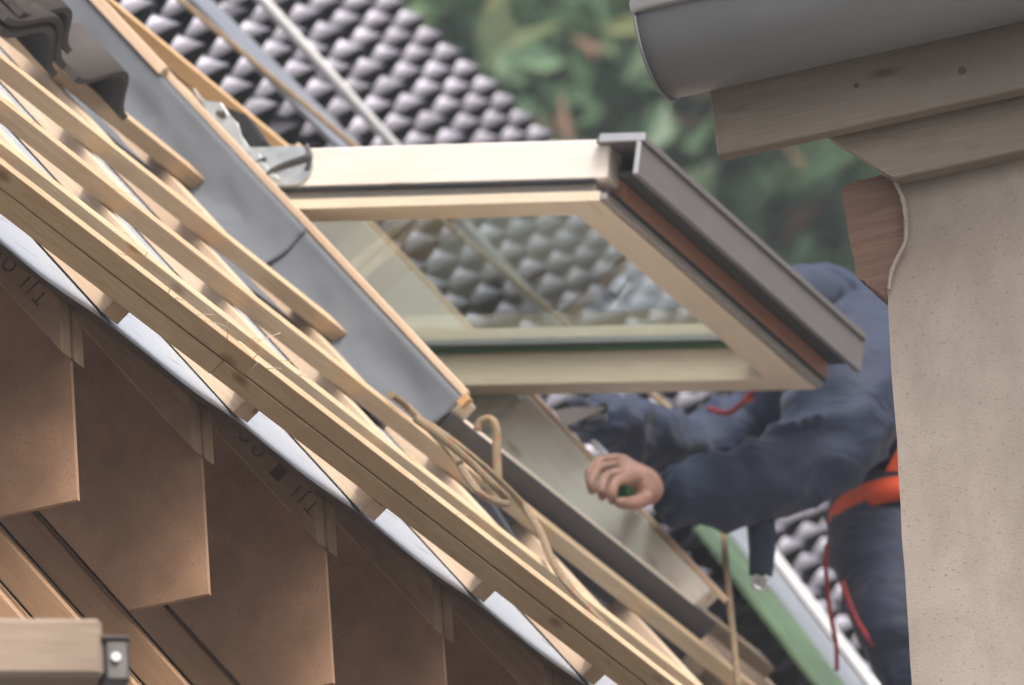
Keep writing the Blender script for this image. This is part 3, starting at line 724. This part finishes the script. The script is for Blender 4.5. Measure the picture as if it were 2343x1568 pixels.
for v in bme.vertices:
    p = v.co
    rd = 1 - abs(noise.noise(Vector((p.x*7 + p.z*5, p.y*7, p.z*9 - p.x*4)))*1.8)
    r2_ = 1 - abs(noise.noise(Vector((p.x*15 - p.z*9 + 5, p.y*13, p.z*15)))*1.8)
    wv = noise.noise(p*6.0)*.012 + max(0, rd)**3*.020 + max(0, r2_)**3*.009 - .008
    if (p-hd).length > .16: v.co = p + v.normal*wv
for f in bme.polygons:
    f.use_smooth = True; c = f.center
    qd = c + P0 - C; qx = W/2 + F*qd.dot(CX)/qd.dot(VV); qy = H/2 - F*qd.dot(CY)/qd.dot(VV)
    f.material_index = 2 if ((c-hd).length < .125 and qx < 1830) else (1 if (qx > 1870 and (qy > 1205 or (qy > 1120 and qd.dot(VV) > 21.28*K))) else 0)
body = link('body', bme, None, pr, Matrix.Translation(P0))
# hood and collar lying behind the head
def blob(name, pts, mat, parent, seg=10, rad=.02):
    o = tube(name, pts, rad, mat, parent, seg=18, n=14)
    for v in o.data.vertices:
        q_ = v.co*22; v.co += Vector((noise.noise(q_), noise.noise(q_+Vector((7, 0, 0))), noise.noise(q_+Vector((0, 9, 0)))))*.010
    return o
blob('hood', rp([(1780, 672, 21.6), (1820, 650, 21.7), (1862, 634, 21.8), (1905, 655, 21.95), (1945, 700, 22.1)]), JACKET, body, rad=lambda u: .007 + .013*math.sin(math.pi*u))
blob('collar', rp([(1770, 700, 21.5), (1830, 672, 21.6), (1890, 680, 21.75), (1960, 715, 21.95), (2020, 760, 22.1)]), JACKET, body, rad=lambda u: .03 + .03*math.sin(math.pi*u))
# hair
bm = bmesh.new(); bmesh.ops.create_icosphere(bm, subdivisions=3, radius=.108)
for v in bm.verts: v.co *= 1 + .05*noise.noise(v.co*30)
link('hair', bm_mesh(bm, 'hair', True), HAIR, body, Matrix.Translation(at(1815, 762, 21.72)))
# face details, turned down towards the window
fd = (at(1760, 810, 21.55) - at(1815, 770, 21.7)).normalized()
fc_ = at(1795, 795, 21.62)
for sx in (-1, 1):
    side = fd.cross(Z_).normalized()*sx
    bm = bmesh.new(); bmesh.ops.create_icosphere(bm, subdivisions=2, radius=.012)
    link('eye', bm_mesh(bm, 'eye', True), WHITER, body, Matrix.Translation(fc_ + fd*.078 + side*.032 + Z_*.012))
    bm = bmesh.new(); bmesh.ops.create_icosphere(bm, subdivisions=2, radius=.026); bmesh.ops.scale(bm, verts=bm.verts[:], vec=(.5, 1, 1.2))
    link('ear', bm_mesh(bm, 'ear', True), SKIN, body, Matrix.Translation(fc_ - fd*.01 + side*.092))
tube('nose', [fc_ + fd*.085 + Z_*.012, fc_ + fd*.112 - Z_*.018, fc_ + fd*.09 - Z_*.022], .011, SKIN, body, seg=8, n=3)
tube('mouth', [fc_ + fd*.088 - Z_*.046 + fd.cross(Z_)*.022, fc_ + fd*.094 - Z_*.046, fc_ + fd*.088 - Z_*.046 - fd.cross(Z_)*.022], .005, REDC, body, seg=6, n=3)
# hands: palm and five bent fingers grown as one skin
def hand(name, wrist, palm, knuckles, tips, thumb, parent, rf=.0095, skin=None):
    V = [wrist, palm]; Ee = [(0, 1)]; Rr = [.030, (.040, .030)]
    for kn, chain in zip(knuckles, tips):
        i = len(V); V.append(kn); Rr.append(.0135); Ee.append((1, i))
        for q, rr in zip(chain, (rf*1.08, rf, rf*.8)):
            V.append(q); Rr.append(rr); Ee.append((len(V)-2, len(V)-1))
    i = len(V)
    for k, (q, rr) in enumerate(zip(thumb, (.017, .0135, .011, .009))):
        V.append(q); Rr.append(rr); Ee.append((1 if k == 0 else len(V)-2, len(V)-1))
    me = skin_body([tuple(p - V[0]) for p in V], Ee, Rr, 1, 2)
    me.materials.clear(); me.materials.append(skin or SKIN)
    for p in me.polygons: p.use_smooth = True
    return link(name, me, None, parent, Matrix.Translation(V[0]))
d1 = 20.96
hand('hand', at(1512, 1126, 21.0), at(1455, 1098, d1),
     [at(1418, 1052, 21.08), at(1412, 1066, 20.99), at(1420, 1082, 20.92), at(1436, 1096, 20.87)],
     [[at(1372, 1054, 21.05), at(1347, 1082, 20.98), at(1350, 1112, 20.95)],
      [at(1366, 1072, 20.98), at(1350, 1104, 20.92), at(1358, 1132, 20.92)],
      [at(1384, 1090, 20.90), at(1374, 1124, 20.86), at(1380, 1142, 20.88)],
      [at(1404, 1104, 20.84), at(1398, 1134, 20.82), at(1402, 1150, 20.85)]],
     [at(1476, 1142, 20.92), at(1452, 1152, 20.85), at(1424, 1152, 20.82), at(1404, 1148, 20.82)], body)
hand('hand', at(1370, 955, 21.6), at(1335, 950, 21.5),
     [at(1318, 938, 21.45), at(1314, 950, 21.42), at(1314, 962, 21.4), at(1318, 974, 21.4)],
     [[at(1300, 940, 21.4), at(1292, 955, 21.4), at(1300, 966, 21.42)],
      [at(1296, 954, 21.38), at(1288, 968, 21.38), at(1297, 978, 21.4)],
      [at(1298, 966, 21.36), at(1291, 980, 21.36), at(1300, 988, 21.4)],
      [at(1304, 978, 21.36), at(1298, 990, 21.36), at(1306, 996, 21.4)]],
     [at(1332, 928, 21.42), at(1316, 922, 21.38), at(1302, 926, 21.36), at(1294, 932, 21.36)], body, skin=TROUS)
# orange harness belt and straps
def ring_belt(name, centre_px, d, rx, ry, height, mat, parent, tilt=0):
    P = at(*centre_px, d); bm = bmesh.new(); n = 40; rows = []
    for zz in (-height/2, height/2):
        rows.append([bm.verts.new((math.cos(2*math.pi*k/n)*rx, math.sin(2*math.pi*k/n)*ry, zz)) for k in range(n)])
    for k in range(n): bm.faces.new((rows[0][k], rows[0][(k+1) % n], rows[1][(k+1) % n], rows[1][k])).smooth = True
    me = bpy.data.meshes.new(name); bm.to_mesh(me); bm.free()
    o = link(name, me, mat, parent, frame(P, H_, E_, Z_)); s = o.modifiers.new('t', 'SOLIDIFY'); s.thickness = .006; return o
ring_belt('belt', (2140, 1216), 21.8, .185, .245, .046, ORANGE, body)
prism('shoulder_strap', [at(2025, 1078, 21.42), at(2060, 1078, 21.42), at(2110, 990, 21.4), at(2075, 985, 21.4)], VV*.006, ORANGE, body)
tube('chest_strap', rp([(1622, 935, 21.75), (1660, 946, 21.7), (1690, 930, 21.65), (1715, 905, 21.6), (1735, 880, 21.6)]), .0055, REDC, body, seg=8)
prism('buckle', [at(1705, 900, 21.6), at(1722, 900, 21.6), at(1722, 920, 21.6), at(1705, 920, 21.6)], VV*.01, ORANGE, body)
tube('lanyard', rp([(1892, 1245, 21.35), (1888, 1290, 21.35), (1898, 1400, 21.35), (1912, 1470, 21.35), (1914, 1535, 21.35)]), .0042, REDC, body, seg=8)
tube('lanyard', rp([(1925, 1330, 21.3), (1960, 1420, 21.3), (2010, 1490, 21.3), (2060, 1545, 21.3)]), .0048, REDC, body, seg=8)
tl = tube('tool_loop', rp([(1740, 1190, 21.1), (1743, 1260, 21.1), (1740, 1318, 21.1)]), lambda u: .026 - .004*u, TROUS, body, seg=10)
rg = [at(1739 + 17*math.cos(t), 1332 + 17*math.sin(t), 21.08) for t in [2*math.pi*i/20 for i in range(21)]]
tube('ring', rg, .0045, GALV, tl, seg=8, n=1)
prism('ring_plate', [at(1739 + 14*math.cos(t), 1332 + 14*math.sin(t), 21.09) for t in [2*math.pi*i/14 for i in range(14)]], VV*.004, GALV, tl)
# tools held
tw = thing('trowel', 'flat grey steel blade held behind the window frame', 'tool', at(1330, 960, 21.2))
prism('blade', [at(1268, 940, 21.1), at(1310, 932, 21.15), at(1384, 930, 21.25), at(1372, 942, 21.22), at(1290, 978, 21.1)], VV*.003, NAVYTOOL, tw)
tube('handle', rp([(1380, 935, 21.25), (1365, 945, 21.35), (1330, 955, 21.45)]), .01, STEEL, tw, seg=8, n=3)
kn = thing('utility_knife', 'small green handled tool gripped in the hand on the frame', 'tool', at(1425, 1120, 20.88))
tube('handle', rp([(1420, 1120, 20.86), (1436, 1120, 20.95), (1462, 1118, 21.1)]), .0155, GREENH, kn, seg=12, n=3)
tube('handle_end', rp([(1428, 1122, 20.855), (1432, 1122, 20.855)]), .012, BLACK, kn, seg=10, n=1)
tube('blade', rp([(1395, 1055, 21.25), (1372, 1025, 21.3), (1355, 1012, 21.32)]), .006, GALV, kn, seg=6, n=3)
# platform the worker stands on, below the picture
fz = min((body.matrix_basis @ v.co).z for v in bme.vertices) + P0.z*0
fz = min(v.co.z for v in bme.vertices) + P0.z
pc_ = at(2170, 2130, 22.4)
pl = thing('scaffold_platform', 'scaffold deck on posts under the worker', 'scaffold', Vector((pc_.x, pc_.y, 0)))
for i in range(3): box('plank', Vector((pc_.x, pc_.y, fz-.025)) + H_*(.24*(i-1)), E_, H_, Z_, (2.2, .23, .045), SCAFW, pl)
for sx in (-1, 1):
    for sy in (-1, 1): box('post', Vector((pc_.x, pc_.y, (fz-.05)/2)) + H_*(.3*sx) + E_*(1.0*sy), Z_, E_, H_, (fz-.05, .05, .05), STEEL, pl, bev=.01)

# ------------------------------------------------------------------ trees behind
def tree(px, py, d, rx, rz, nleaf, label, seed, size=(.14, .30)):
    rnd = random.Random(seed); ctr = at(px, py, d); base = Vector((ctr.x, ctr.y, 0)); Ht = ctr.z
    t = thing('tree', label, 'tree', base, 'trees behind the roofs')
    pts = [base, base + Vector((rnd.uniform(-.3, .3), rnd.uniform(-.3, .3), Ht*.4)), Vector((ctr.x + rnd.uniform(-.5, .5), ctr.y, Ht)), Vector((ctr.x, ctr.y, Ht + rz*.8))]
    tr = tube('trunk', pts, lambda u: .38*(1-u)**.8 + .04, BARK, t, seg=10, n=6)
    limbs = []
    for k in range(9):
        z0 = Ht - rz*.8 + rz*1.3*k/9; an = rnd.uniform(0, 6.28); ln = rx*rnd.uniform(.55, .95)
        s = Vector((ctr.x, ctr.y, z0)); en = s + Vector((math.cos(an)*ln, math.sin(an)*ln, ln*rnd.uniform(.3, .7)))
        tube('limb', [s, s.lerp(en, .5) + Vector((0, 0, .2)), en], lambda u: .13*(1-u) + .02, BARK, tr, seg=6, n=4); limbs.append(en)
    clumps = [Vector((rnd.gauss(0, .42)*rx, rnd.gauss(0, .42)*rx, rnd.gauss(0, .45)*rz)) for _ in range(130)]
    verts = []; faces = []
    for i in range(nleaf):
        c = rnd.choice(clumps) + Vector((rnd.gauss(0, .36), rnd.gauss(0, .36), rnd.gauss(0, .30)))
        p = ctr - base + c
        ln = rnd.uniform(*size); wd = ln*rnd.uniform(.35, .6)
        dx = Vector((rnd.gauss(0, 1), rnd.gauss(0, 1), rnd.gauss(-.3, .7))).normalized()
        up = Vector((rnd.gauss(0, .7), rnd.gauss(0, .7), 1)).normalized(); sd = dx.cross(up).normalized(); nn = sd.cross(dx)
        b0 = len(verts)
        verts += [p - dx*ln*.5, p - sd*wd*.5 + nn*ln*.08, p + dx*ln*.5 - nn*ln*.08, p + sd*wd*.5 + nn*ln*.08]
        faces += [(b0, b0+1, b0+2), (b0, b0+2, b0+3)]
    me = bpy.data.meshes.new('crown'); me.from_pydata([tuple(v) for v in verts], [], faces); me.update()
    cr = link('crown', me, LEAF, t, Matrix.Translation(base)); return t
tree(1450, 330, 58, 3.2, 1.9, 12000, 'leafy green tree behind the tiled roof, nearest the window', 3, (.24, .46))
tree(2050, 560, 62, 3.4, 2.2, 12000, 'leafy tree seen between the sash and the plastered house', 5, (.24, .46))
tree(1750, 900, 72, 5.0, 2.6, 15000, 'broad green tree farther back below the others', 8, (.3, .55))
tree(1050, 330, 78, 5.0, 2.6, 14000, 'dark green tree farthest back behind the tiled roof', 12, (.3, .55))
